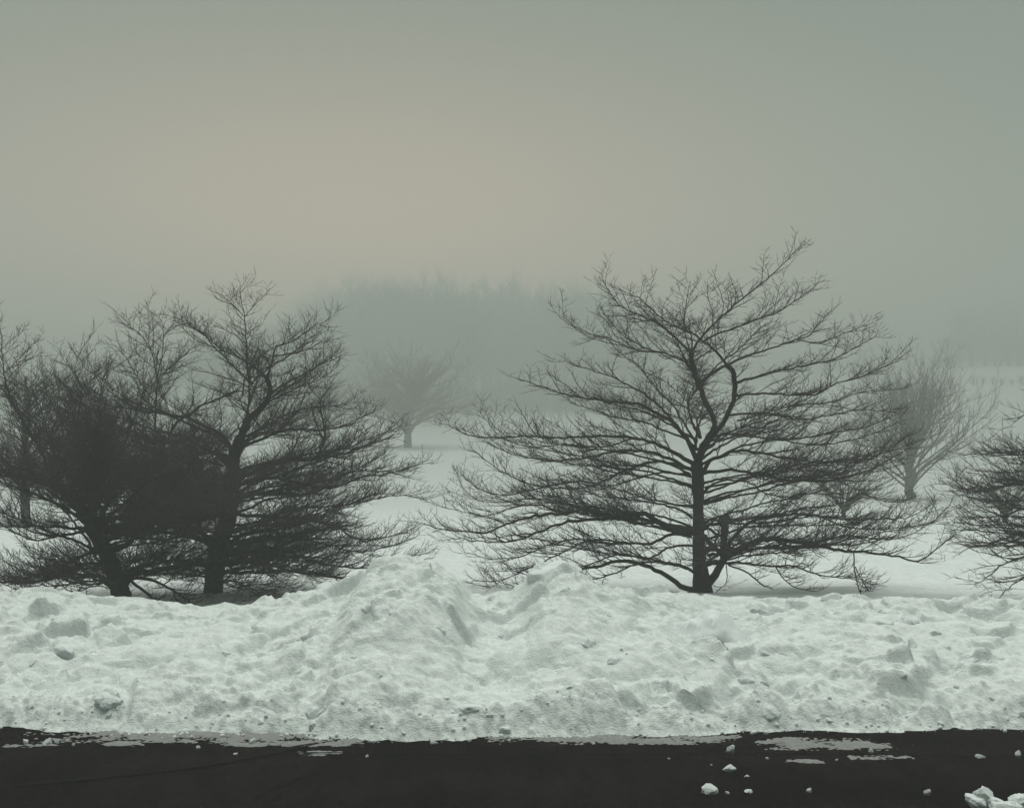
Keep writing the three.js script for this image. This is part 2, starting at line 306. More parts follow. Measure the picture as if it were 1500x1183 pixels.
slush(900, 1083, 250, 10, 'flat slush apron at the foot of the snow bank under the tall rubble', 10);
slush(450, 1088, 110, 7, 'slush apron where the sealed crack meets the snow bank', 11);

// ---------------------------------------------------------------- trees
class Sink {
  constructor() { this.p = []; this.n = []; this.i = []; this.u = []; }
  tube(pts, rad, sides, rough = 0) {
    const { p, n, i: ix, u } = this, N = pts.length, t = V(), nn = V(1, 0, 0), bb = V(), tmp = V(); let base = p.length / 3, len = 0;
    for (let k = 0; k < N; k++) {
      t.subVectors(pts[Math.min(N - 1, k + 1)], pts[Math.max(0, k - 1)]).normalize();
      if (!k) { nn.set(0, 1, 0); if (Math.abs(t.y) > 0.9) nn.set(1, 0, 0); }
      nn.addScaledVector(t, -nn.dot(t)).normalize(); bb.crossVectors(t, nn);
      if (k) len += pts[k].distanceTo(pts[k - 1]);
      if (k === N - 1 && rad[k] < 0.004) { p.push(pts[k].x, pts[k].y, pts[k].z); n.push(t.x, t.y, t.z); u.push(0, len); const b = base + (k - 1) * sides; for (let s = 0; s < sides; s++) ix.push(b + s, b + (s + 1) % sides, base + k * sides); break; }
      for (let s = 0; s < sides; s++) {
        const a = s / sides * 6.28319, c = Math.cos(a), d = Math.sin(a);
        tmp.set(nn.x * c + bb.x * d, nn.y * c + bb.y * d, nn.z * c + bb.z * d);
        const r = rad[k] * (rough ? 1 + rough * noise(c * 2.2 + pts[k].x, d * 2.2, pts[k].y * 5 + pts[k].z) : 1);
        p.push(pts[k].x + tmp.x * r, pts[k].y + tmp.y * r, pts[k].z + tmp.z * r); n.push(tmp.x, tmp.y, tmp.z); u.push(s / sides, len * 2);
      }
      if (k) { const b = base + (k - 1) * sides; for (let s = 0; s < sides; s++) { const q = (s + 1) % sides; ix.push(b + s, b + q, b + sides + s, b + q, b + sides + q, b + sides + s); } }
    }
  }
  build(o) { const p = this.p; for (let k = 0; k < p.length; k += 3) { p[k] -= o.x; p[k + 1] -= o.y; p[k + 2] -= o.z; } return geo(p, this.i, this.n, null, this.u); }
}
function smooth(pts, rad, step, r, wob) { // curve through the points, gnarled a little
  const c = new THREE.CatmullRomCurve3(pts, false, 'centripetal'), n = Math.max(3, Math.round(c.getLength() / step)), out = c.getSpacedPoints(n), rr = [];
  for (let k = 0; k <= n; k++) {
    const f = k / n; rr.push(typeof rad === 'function' ? rad(f) : rad[0] * 0.8 + (rad[1] - rad[0] * 0.8) * Math.pow(f, 0.55));
    if (k) out[k].add(V((r() - 0.5) * wob, (r() - 0.5) * wob, (r() - 0.5) * wob));
  }
  return [out, rr];
}
const UPV = V(0, 1, 0);
function spawn(sink, pts, rad, lvl, cfg, r, f0 = 0.1) {
  let L = 0; const acc = [0];
  for (let k = 1; k < pts.length; k++) acc.push(L += pts[k].distanceTo(pts[k - 1]));
  let s = L * f0 + cfg.gap[lvl] * r(), k = 1, side = r() < 0.5 ? 1 : -1;
  const T = V(), N = V(), U = V(), d = V();
  while (s < L) {
    while (acc[k] < s) k++;
    const f = (s - acc[k - 1]) / (acc[k] - acc[k - 1]), p = pts[k - 1].clone().lerp(pts[k], f), pr = lerp(rad[k - 1], rad[k], f), frac = s / L;
    T.subVectors(pts[k], pts[k - 1]).normalize();
    N.crossVectors(T, UPV); if (N.lengthSq() < 0.02) N.set(Math.cos(s * 37), 0, Math.sin(s * 37)); N.normalize(); U.crossVectors(N, T);
    side = -side;
    const a = cfg.angle[0] + cfg.angle[1] * r(), roll = (r() + r() - 1) * cfg.roll + (r() < cfg.up ? 0.9 * side : 0);
    d.copy(T).multiplyScalar(Math.cos(a)).addScaledVector(N, side * Math.sin(a) * Math.cos(roll)).addScaledVector(U, Math.sin(a) * (Math.sin(roll) * side + cfg.lift));
    d.y *= cfg.flat; d.normalize();
    const len = cfg.len[lvl] * (0.35 + 1.0 * r() * (0.6 + 0.8 * r())) * (1 - cfg.fade * frac) * (lvl || !cfg.short ? 1 : Math.min(1, 0.25 + L / cfg.short));
    shoot(sink, p, d.clone(), len, Math.min(pr * 0.75, cfg.rad[lvl] * (0.7 + 0.6 * r())), lvl, cfg, r);
    s += cfg.gap[lvl] * (0.45 + 1.1 * r());
  }
}
function shoot(sink, p0, dir, len, r0, lvl, cfg, r) {
  const n = Math.max(cfg.min[lvl], Math.round(len / cfg.step[lvl])), pts = [p0], rad = [r0], h = len / n, p = p0.clone();
  for (let k = 1; k <= n; k++) {
    dir.x += (r() - 0.5) * cfg.wob; dir.y += (r() - 0.5) * cfg.wob + cfg.trop * (k / n); dir.z += (r() - 0.5) * cfg.wob; dir.normalize();
    p.addScaledVector(dir, h); if (cfg.floor && p.y < cfg.floor) { p.y = cfg.floor + 0.03 * r(); dir.y = 0.15 + 0.5 * r(); dir.normalize(); }
    pts.push(p.clone()); rad.push(k === n ? 0.0008 : Math.max(cfg.tip, r0 * (1 - 0.7 * k / n)));
  }
  sink.tube(pts, rad, lvl < 1 ? 4 : 3);
  if (lvl + 1 < cfg.gap.length) spawn(sink, pts, rad, lvl + 1, cfg, r, 0.12);
}
// laterals, sprays, twigs and spurs of a near tree
const NEAR = { gap: [0.062, 0.04, 0.045], len: [0.60, 0.24, 0.095], rad: [0.0054, 0.0034, 0.0027], step: [0.07, 0.06, 0.05], min: [4, 2, 1], angle: [0.42, 0.7], roll: 0.9, up: 0.35, lift: 0.10, flat: 0.75, fade: 0.62, wob: 0.34, trop: 0.06, short: 1.9, tip: 0.0019 };
class Tree {
  constructor(name, label, category, base, seed, cfg, group) {
    this.g = new THREE.Group(); this.g.name = numbered(name); this.g.position.copy(base); this.base = base; scene.add(this.g);
    tag(this.g, label, category, group); this.r = rngOf(seed); this.cfg = cfg; this.crown = new Sink();
  }
  trunk(pts, rads) {
    const s = new Sink(), [p, q] = smooth(pts, f => { const k = f * (rads.length - 1), i = Math.min(rads.length - 2, Math.floor(k)); return lerp(rads[i], rads[i + 1], k - i); }, 0.05, this.r, 0.007);
    s.tube(p, q, 16, 0.22); this.part('trunk', s); return p;
  }
  part(name, sink, m = barkMat) { mesh(name, sink.build(this.base), m, this.g); }
  limb(pts, r0, r1, { twigs = 0.1, name = 'limb', own = true, cfg = this.cfg } = {}) {
    const [p, q] = smooth(pts, [r0, r1], 0.06, this.r, Math.min(0.02, r0 * 0.5 + 0.004));
    if (own) { const s = new Sink(); s.tube(p, q, r0 > 0.025 ? 10 : 7, 0.15); this.part(name, s); } else this.crown.tube(p, q, r0 > 0.02 ? 6 : 4);
    if (twigs < 1) spawn(this.crown, p, q, 0, cfg, this.r, twigs);
    return p;
  }
  arc(p0, az, len, e0, e1, r0, { own = false, twigs = 0.12, tip = 0.3, r1 = 0.004, cfg } = {}) { // a bough that leaves at slope e0, levels out to e1 and lifts its tip
    const pts = [p0.clone()], p = p0.clone(), n = 7; let a = az;
    for (let k = 1; k <= n; k++) { const f = k / n, e = lerp(e0, e1, Math.min(1, f * 1.6)) + tip * f * f + (this.r() - 0.5) * 0.22; a += (this.r() - 0.5) * 0.3; p.add(V(Math.sin(a) * Math.cos(e), Math.sin(e), -Math.cos(a) * Math.cos(e)).multiplyScalar(len / n)); if (this.cfg.floor && p.y < this.cfg.floor) p.y = this.cfg.floor + 0.03; pts.push(p.clone()); }
    return this.limb(pts, r0, r1, { own, twigs, cfg: cfg || this.cfg });
  }
  // trace: limb through pixels of the photograph; its depth wanders off by swing metres from foot to tip
  trace(px, depth, r0, r1, swing, o) { const n = px.length - 1; return this.limb(px.map(([x, y], k) => at(x, y, depth[0] + (depth[1] || 0) * 0 + swing * Math.pow(k / n, 1.2))), r0, r1, o); }
  done() { mesh('crown', this.crown.build(this.base), twigMat, this.g); return this.g; }
}

// --- the lone spreading tree
{
  const D = 13, base = V(at(1030, 868, D).x, 0.05, -D);
  const t = new Tree('bare_tree', 'wide-spreading bare tree with layered boughs, standing alone behind the gap in the bank', 'tree', base, 21, { ...NEAR, floor: 0.2 }, 'bare trees behind the snow bank');
  t.trunk([base, ...[[1028, 850], [1025, 820], [1024, 790], [1023, 760], [1023, 725], [1022, 695], [1022, 675]].map(([x, y]) => at(x, y, D))], [0.13, 0.095, 0.072, 0.062, 0.056, 0.054, 0.066, 0.058]);
  const L = (px, r0, r1, swing, o) => t.trace(px, [D], r0 * 0.76, r1, swing, o);
  // leaders
  L([[1022, 685], [1024, 665], [1038, 640], [1047, 623], [1036, 593], [1024, 564], [1016, 540], [1012, 516]], 0.05, 0.026, 0.05, { twigs: 0.4 });
  L([[1012, 516], [990, 495], [964, 473], [935, 460], [908, 447], [889, 420], [881, 399]], 0.028, 0.0035, 0.3);
  L([[1012, 516], [1025, 497], [1049, 471], [1076, 447], [1100, 428], [1119, 412], [1140, 393], [1159, 375], [1172, 360]], 0.027, 0.0035, -0.3);
  L([[1065, 535], [1047, 513], [1031, 500], [1007, 484], [980, 473], [953, 452], [935, 436], [913, 431]], 0.03, 0.0035, -0.5);
  L([[1031, 500], [1052, 489], [1079, 480], [1108, 468], [1140, 457], [1164, 441], [1183, 428], [1201, 412]], 0.022, 0.0035, 0.4);
  L([[1024, 684], [1031, 660], [1042, 640], [1052, 628], [1065, 609], [1076, 580], [1077, 561], [1071, 539], [1065, 535]], 0.044, 0.026, -0.1, { twigs: 0.5 });
  L([[1065, 535], [1087, 524], [1113, 515], [1140, 507], [1167, 497], [1185, 492], [1199, 476], [1215, 457]], 0.028, 0.0035, 0.2);
  L([[1065, 535], [1047, 544], [1033, 556], [1027, 567]], 0.022, 0.018, 0.02, { twigs: 0.2 });
  L([[1016, 540], [993, 524], [969, 516], [940, 507], [911, 489], [892, 468], [876, 444]], 0.022, 0.003, 0.5);
  L([[969, 516], [935, 513], [908, 503], [881, 492], [852, 487], [833, 473], [818, 464]], 0.018, 0.003, -0.3);
  L([[1077, 561], [1103, 553], [1132, 545], [1161, 539], [1193, 532], [1220, 527], [1250, 510], [1275, 497], [1288, 487]], 0.028, 0.0035, 0.4);
  L([[1167, 497], [1200, 503], [1232, 490], [1277, 473]], 0.012, 0.003, -0.3);
  L([[1076, 580], [1100, 577], [1140, 577], [1175, 579], [1199, 577], [1220, 564], [1260, 552], [1300, 535], [1325, 525]], 0.026, 0.0035, -0.5);
  L([[1065, 609], [1103, 605], [1140, 607], [1175, 615], [1215, 608], [1260, 600], [1320, 605]], 0.025, 0.0035, 0.5);
  L([[1013, 520], [1002, 480], [1006, 440], [1012, 408]], 0.014, 0.003, 0.4);
  L([[1050, 480], [1060, 450], [1052, 420], [1042, 428]], 0.01, 0.003, 0.4);
  // left tiers
  L([[1020, 672], [1010, 650], [995, 628], [968, 607], [931, 591], [888, 588], [840, 580], [803, 569], [755, 553]], 0.048, 0.0035, -0.4);
  L([[995, 628], [973, 601], [941, 575], [899, 553], [851, 537], [824, 527]], 0.03, 0.0035, 0.5);
  L([[1018, 680], [973, 655], [931, 641], [877, 639], [813, 641], [760, 639], [696, 639], [648, 620]], 0.042, 0.0035, -0.2);
  L([[1018, 690], [963, 665], [909, 660], [856, 671], [803, 673], [749, 665], [707, 644]], 0.036, 0.0035, 0.6);
  L([[1018, 688], [963, 676], [920, 687], [877, 708], [829, 716], [776, 708], [728, 687], [696, 660]], 0.034, 0.0035, -0.8);
  L([[1020, 700], [975, 692], [935, 700], [890, 712], [850, 705], [800, 712], [745, 725], [700, 715], [672, 690]], 0.024, 0.0035, 0.9);
  L([[931, 641], [880, 655], [830, 650], [780, 655], [735, 640], [700, 600]], 0.018, 0.003, 0.5);
  L([[1020, 650], [990, 600], [955, 560], [930, 530], [900, 520]], 0.024, 0.0035, 0.8);
  // low left bough and its fans
  L([[1021, 775], [983, 772], [961, 761], [942, 752], [915, 757], [888, 753], [858, 746], [828, 752], [795, 753], [767, 761], [737, 769], [710, 780], [683, 778], [647, 775], [620, 767]], 0.068, 0.004, -0.5, { twigs: 0.15 });
  L([[915, 757], [866, 761], [833, 764], [798, 775], [762, 789], [729, 794], [688, 791], [653, 786]], 0.04, 0.0035, 0.4);
  L([[1018, 782], [983, 783], [948, 797], [920, 795], [880, 795], [842, 790], [800, 800], [760, 815], [720, 818], [680, 808]], 0.034, 0.0035, 0.7);
  L([[920, 795], [866, 791], [811, 816], [757, 840], [729, 851], [690, 850]], 0.022, 0.0035, -0.6);
  L([[858, 746], [820, 735], [780, 730], [740, 735], [700, 732], [675, 712]], 0.02, 0.003, 0.6);
  L([[828, 752], [790, 740], [755, 742], [715, 755], [680, 750], [640, 740]], 0.018, 0.003, -0.4);
  L([[1030, 862], [1008, 862], [975, 843], [942, 827], [907, 821], [877, 830], [852, 834], [815, 850], [770, 860], [735, 862], [700, 855]], 0.06, 0.0035, 0.5, { twigs: 0.3 });
  L([[1026, 846], [1003, 830], [975, 824], [940, 824], [905, 838], [870, 848], [830, 852]], 0.034, 0.0035, -0.7);
  L([[1025, 800], [985, 800], [950, 818], [915, 812], [880, 820], [840, 835], [790, 845], [750, 835]], 0.026, 0.0035, 1.1);
  // right: second stem and its boughs
  L([[1033, 862], [1053, 832], [1069, 811], [1083, 805], [1107, 793], [1128, 789], [1160, 792], [1192, 797], [1227, 805], [1261, 808], [1293, 812], [1320, 815], [1347, 821], [1373, 803], [1400, 784]], 0.085, 0.004, -0.4, { twigs: 0.15 });
  L([[1058, 825], [1067, 797], [1083, 779], [1101, 763], [1128, 757], [1160, 753], [1197, 755], [1240, 760], [1293, 760], [1333, 757], [1360, 744]], 0.045, 0.0035, 0.5);
  L([[1059, 818], [1061, 784], [1064, 754]], 0.05, 0.042, -0.05, { twigs: 0.6 });
  L([[1027, 782], [1042, 797], [1058, 812]], 0.03, 0.028, -0.02, { twigs: 1 });
  L([[1062, 790], [1040, 775], [1027, 770]], 0.022, 0.016, 0.05, { twigs: 1 });
  L([[1033, 825], [1080, 824], [1139, 829], [1160, 828], [1192, 840], [1227, 845], [1262, 850], [1290, 862]], 0.032, 0.0035, 0.6);
  L([[1128, 789], [1165, 800], [1205, 790], [1250, 785], [1300, 790], [1340, 780], [1372, 760]], 0.026, 0.0035, 0.8);
  L([[1197, 755], [1235, 770], [1280, 775], [1325, 772], [1365, 765], [1395, 735]], 0.018, 0.0035, -0.6);
  L([[1136, 829], [1149, 848], [1165, 860], [1195, 866]], 0.014, 0.004, -0.2);
  L([[1067, 827], [1093, 837], [1121, 859]], 0.017, 0.008, -0.2, { twigs: 0.5 });
  L([[1251, 810], [1253, 840], [1261, 870]], 0.012, 0.006, -0.2, { twigs: 0.4 }); L([[1253, 830], [1263, 850], [1275, 868]], 0.01, 0.005, 0.1, { twigs: 0.5 });
  L([[1064, 827], [1065, 851], [1049, 867]], 0.01, 0.004, -0.2, { twigs: 0.6 });
  L([[1027, 696], [1040, 675], [1059, 667], [1080, 660], [1117, 664], [1160, 672], [1213, 677], [1256, 677], [1293, 664], [1333, 632]], 0.042, 0.0035, -0.5);
  L([[1030, 693], [1067, 688], [1107, 693], [1139, 700], [1171, 704], [1219, 703], [1253, 695], [1288, 680], [1320, 664], [1349, 645]], 0.034, 0.0035, 0.4);
  L([[1028, 722], [1048, 707], [1072, 703], [1101, 708], [1117, 720], [1150, 728], [1195, 722], [1240, 730], [1290, 728]], 0.024, 0.0035, 0.8);
  L([[1042, 640], [1067, 635], [1107, 640], [1144, 644], [1187, 651], [1229, 648], [1280, 635], [1320, 616]], 0.026, 0.0035, -0.7);
  L([[1080, 616], [1117, 606], [1171, 592], [1213, 590], [1260, 575], [1310, 570]], 0.018, 0.003, 0.5);
  L([[1160, 672], [1200, 690], [1250, 715], [1300, 735], [1345, 730]], 0.016, 0.003, 0.8);
  // boughs that come forward and go back from the burst, the foot and the leaders
  const R = t.r;
  for (let i = 0; i < 10; i++) { const back = i % 2 ? 0 : Math.PI, y = lerp(690, 640, R()); t.arc(at(1022 + 10 * (R() - 0.5), y, D), back + (R() - 0.5) * 1.7, 1.2 + 0.9 * R(), 0.5 + 0.3 * R(), 0.02, 0.022, { own: true, twigs: 0.35 }); }
  for (let i = 0; i < 9; i++) { const back = i % 2 ? 0 : Math.PI, y = lerp(835, 770, R()); t.arc(at(1030 + 16 * (R() - 0.5), y, D), back + (R() - 0.5) * 1.8, 1.3 + 0.9 * R(), 0.25, -0.02, 0.024, { own: true, twigs: 0.35 }); }
  for (let i = 0; i < 7; i++) { const back = i % 2 ? 0 : Math.PI, y = lerp(600, 520, R()); t.arc(at(lerp(1047, 1016, (623 - y) / 90), y, D), back + (R() - 0.5) * 2.0, 0.7 + 0.6 * R(), 0.6, 0.2, 0.014, { own: true, twigs: 0.35 }); }
  for (let i = 0; i < 26; i++) { const side = i % 2 ? 1 : -1, y = lerp(845, 690, R()); t.arc(at(1024 + 14 * side * R(), y, D), side * (Math.PI / 2) + (R() - 0.5) * 1.5, 1.5 + 0.85 * R(), 0.1 + 0.35 * R(), y > 790 ? 0.0 : 0.05, 0.02, { own: true, twigs: 0.3, tip: 0.18 }); }
  t.done();
}
// --- the two trees that grow into each other
{
  const D = 12, base = V(at(181, 880, D).x, 0.05, -D);
  const t = new Tree('bare_tree', 'leaning dark bare tree whose trunk forks low, tangled with the thicker upright tree', 'tree', base, 33, { ...NEAR, gap: [0.044, 0.036, 0.043], len: [0.66, 0.25, 0.095], fade: 0.5, floor: 0.19, flat: 0.85, up: 0.4 }, 'bare trees behind the snow bank');
  t.trunk([base, ...[[174, 858], [164, 832], [156, 812], [144, 790], [131, 766]].map(([x, y]) => at(x, y, D))], [0.13, 0.095, 0.085, 0.08, 0.07, 0.06]);
  const L = (px, r0, r1, swing, o) => t.trace(px, [D], r0, r1, swing, o), R = t.r;
  L([[136, 776], [118, 752], [101, 734], [81, 717], [58, 701], [25, 699], [-10, 692], [-60, 670]], 0.06, 0.004, -0.3);
  L([[85, 720], [70, 690], [61, 666], [41, 630], [23, 600], [9, 566], [4, 530], [2, 485]], 0.028, 0.003, -0.3);
  L([[9, 540], [32, 532], [55, 517]], 0.006, 0.003, 0.1); L([[61, 666], [75, 630], [95, 600], [120, 570], [140, 545]], 0.02, 0.003, 0.4);
  L([[178, 858], [193, 841], [218, 837], [243, 833], [266, 827], [304, 826], [345, 822], [390, 828], [440, 838], [485, 846]], 0.055, 0.004, 0.3, { twigs: 0.3 });
  L([[152, 806], [183, 800], [203, 777], [223, 757], [243, 742], [270, 720], [285, 690], [300, 660]], 0.05, 0.004, -0.3);
  L([[150, 806], [122, 813], [96, 826], [63, 838], [25, 848], [-20, 858]], 0.028, 0.004, -0.5);
  L([[158, 822], [120, 828], [85, 842], [50, 852], [10, 856]], 0.022, 0.004, 0.4); L([[156, 826], [130, 832], [100, 836], [70, 850], [40, 856]], 0.02, 0.004, 0.1);
  L([[164, 858], [150, 847], [137, 841], [112, 847], [89, 846], [56, 852], [25, 856]], 0.04, 0.004, -0.4, { twigs: 0.4 });
  L([[200, 846], [220, 850], [241, 857], [262, 870], [281, 884]], 0.022, 0.01, -0.3, { twigs: 0.4 }); L([[186, 846], [198, 856], [215, 870], [231, 883]], 0.022, 0.012, 0.2, { twigs: 0.5 });
  L([[131, 768], [120, 720], [125, 670], [115, 620], [118, 570], [105, 535]], 0.05, 0.003, 0.3); L([[138, 780], [160, 730], [175, 690], [185, 640], [200, 600], [215, 565]], 0.045, 0.003, -0.4);
  L([[120, 720], [90, 680], [70, 640], [60, 600], [40, 560]], 0.03, 0.003, 0.7);
  for (const [x, y] of [[60, 640], [90, 600], [150, 560], [175, 600], [30, 720], [10, 770], [45, 790], [215, 680], [235, 740], [250, 790], [120, 640], [180, 760]]) L([[135, 775], [lerp(135, x, 0.35) + 14 * (R() - 0.5), lerp(775, y, 0.5)], [lerp(135, x, 0.7), lerp(775, y, 0.85)], [x, y], [x + (x - 135) * 0.5, y - 22]], 0.026, 0.003, (R() - 0.5) * 2.2);
  for (let i = 0; i < 12; i++) t.arc(at(135 + 15 * R(), lerp(810, 740, R()), D), Math.PI / 2 + (R() - 0.5) * 1.8, 1.0 + 0.7 * R(), 0.3 * R(), 0.05, 0.018, { own: true, twigs: 0.3 });
  for (let i = 0; i < 9; i++) t.arc(at(172 + 12 * R(), lerp(862, 835, R()), D), R() * 6.28, 0.9 + 0.6 * R(), 0.35, -0.12, 0.016, { own: true, twigs: 0.15, tip: 0.1 });
  for (let i = 0; i < 26; i++) t.arc(at(135 + 20 * R(), lerp(815, 760, R()), D), R() * 6.28, 1.2 + 1.0 * R(), 0.1 + 1.0 * R(), 0.15, 0.022, { own: true, twigs: 0.4 });
  t.done();
}
{
  const D = 12.9, base = V(at(313, 880, D).x, 0.0, -D);
  const t = new Tree('bare_tree', 'upright bare tree with a thick straight trunk, tallest of the tangled pair', 'tree', base, 55, { ...NEAR, gap: [0.046, 0.037, 0.044], len: [0.62, 0.25, 0.095], fade: 0.6, floor: 0.16, flat: 0.8, up: 0.35 }, 'bare trees behind the snow bank');
  t.trunk([base, ...[[313, 853], [315, 828], [323, 790], [336, 752], [338, 722], [341, 689], [343, 663], [353, 640]].map(([x, y]) => at(x, y, D))], [0.12, 0.096, 0.098, 0.1, 0.084, 0.075, 0.07, 0.062, 0.055]);
  const L = (px, r0, r1, swing, o) => t.trace(px, [D], r0 * 0.9, r1, swing, o), R = t.r;
  L([[350, 650], [360, 622], [374, 605], [388, 591], [395, 577], [394, 563], [390, 549]], 0.06, 0.025, -0.1, { twigs: 0.5 });
  L([[395, 577], [418, 561], [442, 549], [463, 538], [477, 531], [500, 520]], 0.022, 0.0035, 0.3); L([[388, 591], [420, 575], [450, 562], [470, 555], [500, 530]], 0.016, 0.003, -0.4);
  L([[390, 554], [397, 538], [401, 517], [404, 507], [421, 503], [442, 491], [458, 479], [488, 466]], 0.022, 0.003, 0.2); L([[402, 521], [430, 518], [453, 510], [472, 500], [488, 496]], 0.014, 0.003, -0.3);
  L([[390, 554], [374, 540], [355, 527], [337, 518], [318, 508], [300, 490], [285, 478]], 0.022, 0.003, -0.3); L([[365, 560], [337, 531], [313, 507], [297, 489], [267, 470], [253, 461]], 0.017, 0.003, 0.3);
  L([[350, 640], [362, 600], [365, 561], [361, 531], [360, 498], [358, 465], [353, 440], [351, 421]], 0.026, 0.003, 0.1); L([[358, 464], [341, 447], [325, 433]], 0.006, 0.0025, 0.1); L([[359, 463], [372, 447], [394, 427]], 0.006, 0.0025, 0.1);
  L([[336, 752], [308, 790], [275, 745], [252, 706], [243, 689], [236, 666], [243, 646], [262, 617], [281, 603], [299, 592], [318, 584], [345, 572]], 0.055, 0.008, -0.3, { twigs: 0.4 });
  L([[341, 680], [334, 652], [327, 640], [299, 624], [278, 612], [239, 605], [200, 592], [165, 570], [140, 548]], 0.045, 0.0035, 0.4);
  L([[239, 640], [228, 633], [228, 600], [229, 555], [223, 520], [212, 498], [196, 482], [181, 473]], 0.022, 0.003, 0.2); L([[229, 555], [237, 520], [239, 487], [237, 470]], 0.012, 0.003, 0.1); L([[238, 492], [255, 474], [270, 464]], 0.006, 0.0025, 0.1); L([[229, 555], [258, 530], [283, 509]], 0.011, 0.003, -0.2); L([[228, 590], [205, 560], [185, 525], [170, 508]], 0.012, 0.003, 0.3);
  L([[341, 705], [371, 691], [402, 679], [432, 674], [463, 671], [488, 661], [516, 653], [541, 642], [580, 630]], 0.045, 0.0035, 0.3);
  L([[340, 715], [372, 702], [400, 700], [440, 708], [480, 715], [530, 700], [580, 690], [615, 680]], 0.032, 0.0035, -0.6);
  L([[338, 735], [370, 725], [407, 722], [463, 722], [483, 706], [520, 690], [560, 690], [600, 700]], 0.036, 0.0035, 0.7);
  L([[336, 750], [356, 755], [407, 757], [452, 762], [495, 772], [521, 788], [559, 788], [597, 777]], 0.035, 0.0035, -0.3);
  L([[330, 770], [380, 765], [430, 745], [480, 742], [530, 735], [580, 725], [620, 730]], 0.028, 0.0035, 0.9);
  L([[318, 820], [331, 815], [364, 808], [399, 803], [422, 808], [447, 818], [483, 828], [513, 831], [541, 832], [572, 823], [622, 810]], 0.04, 0.0035, -0.7);
  L([[315, 838], [345, 838], [381, 838], [422, 836], [463, 841], [508, 847]], 0.03, 0.012, -0.5, { twigs: 0.2 });
  L([[322, 800], [370, 790], [420, 785], [470, 795], [520, 808], [570, 800], [610, 785]], 0.03, 0.0035, 0.5);
  L([[463, 671], [473, 650], [474, 625], [470, 600], [471, 583], [482, 568]], 0.026, 0.004, 0.05, { twigs: 0.1 });
  L([[343, 660], [390, 640], [430, 628], [470, 630], [510, 622], [550, 600]], 0.03, 0.0035, -0.6); L([[350, 645], [400, 618], [440, 600], [480, 595], [520, 600]], 0.024, 0.0035, 0.7);
  L([[320, 805], [290, 790], [262, 770], [240, 745], [215, 730], [180, 735]], 0.035, 0.0035, 0.6); L([[336, 745], [300, 715], [270, 690], [230, 680], [190, 690]], 0.03, 0.0035, 0.8); L([[341, 690], [310, 660], [290, 640], [250, 650], [210, 640]], 0.028, 0.0035, -0.6);
  L([[318, 842], [340, 860], [370, 856], [400, 858], [440, 868]], 0.014, 0.003, -0.2); L([[314, 850], [335, 845], [370, 868], [390, 876]], 0.01, 0.003, -0.3); L([[310, 830], [285, 845], [270, 870]], 0.012, 0.003, -0.3);
  for (let i = 0; i < 14; i++) t.arc(at(325 + 12 * R(), lerp(815, 660, R()), D), -Math.PI / 2 + (R() - 0.5) * 1.8, 1.0 + 0.6 * R(), 0.1 + 0.4 * R(), 0.05, 0.018, { own: true, twigs: 0.3 });
  for (let i = 0; i < 11; i++) t.arc(at(314, lerp(860, 820, R()), D), R() * 6.28, 1.0 + 0.7 * R(), 0.3, -0.1, 0.016, { own: true, twigs: 0.15, tip: 0.1 });
  for (let i = 0; i < 24; i++) t.arc(at(338 + 14 * (R() - 0.5), lerp(820, 640, R()), D), R() * 6.28, 1.1 + 1.0 * R(), 0.2 + 0.6 * R(), 0.08, 0.024, { own: true, twigs: 0.35 });
  for (let i = 0; i < 15; i++) t.arc(at(lerp(322, 340, R()), lerp(835, 680, R()), D), Math.PI / 2 + (R() - 0.5) * 2.0, 1.15 + 0.6 * R(), 0.1 + 0.6 * R(), 0.0, 0.024, { own: true, tip: 0.15, twigs: 0.35 });
  for (let i = 0; i < 6; i++) t.arc(at(lerp(345, 390, R()), lerp(640, 560, R()), D), R() * 6.28, 0.6 + 0.6 * R(), 0.8, 0.4, 0.014);
  t.done();
}
// --- the tree at the road's far end of the bank
{
  const D = 12.2, base = V(at(1590, 880, D).x, 0.05, -D);
  const t = new Tree('bare_tree', 'drooping twiggy bare tree with arching low twigs, beside the open end of the field', 'tree', base, 71, { ...NEAR, floor: 0.2, trop: 0.0, flat: 0.9 }, 'bare trees behind the snow bank');
  t.trunk([base, ...[[1588, 850], [1580, 800], [1576, 750], [1578, 700], [1585, 650], [1590, 600]].map(([x, y]) => at(x, y, D))], [0.15, 0.12, 0.1, 0.09, 0.08, 0.06, 0.04]);
  const L = (px, r0, r1, swing, o) => t.trace(px, [D], r0, r1, swing, o), R = t.r;
  L([[1577, 700], [1550, 680], [1520, 670], [1490, 665], [1460, 660], [1435, 645]], 0.03, 0.003, 0.3); L([[1577, 730], [1540, 710], [1500, 705], [1460, 715], [1425, 720], [1398, 705]], 0.032, 0.003, -0.4);
  L([[1577, 760], [1540, 745], [1500, 745], [1470, 755], [1440, 745], [1415, 725]], 0.03, 0.003, 0.4); L([[1580, 800], [1540, 785], [1500, 780], [1470, 790], [1440, 800], [1415, 800]], 0.03, 0.003, -0.2);
  L([[1582, 815], [1540, 805], [1500, 815], [1465, 830], [1440, 850], [1425, 858]], 0.024, 0.003, -0.4); L([[1584, 825], [1545, 830], [1510, 840], [1480, 860], [1460, 880]], 0.024, 0.003, -0.5);
  L([[1580, 690], [1555, 650], [1530, 620], [1505, 605], [1480, 625]], 0.022, 0.003, 0.1); L([[1585, 650], [1550, 600], [1520, 570]], 0.02, 0.003, 0.4);
  for (let i = 0; i < 22; i++) t.arc(at(1578, lerp(820, 680, R()), D), -Math.PI / 2 + (R() - 0.5) * 2.2, 0.7 + 0.55 * R(), 0.5 * R(), -0.1, 0.02, { own: true, tip: 0.15 });
  t.done();
}

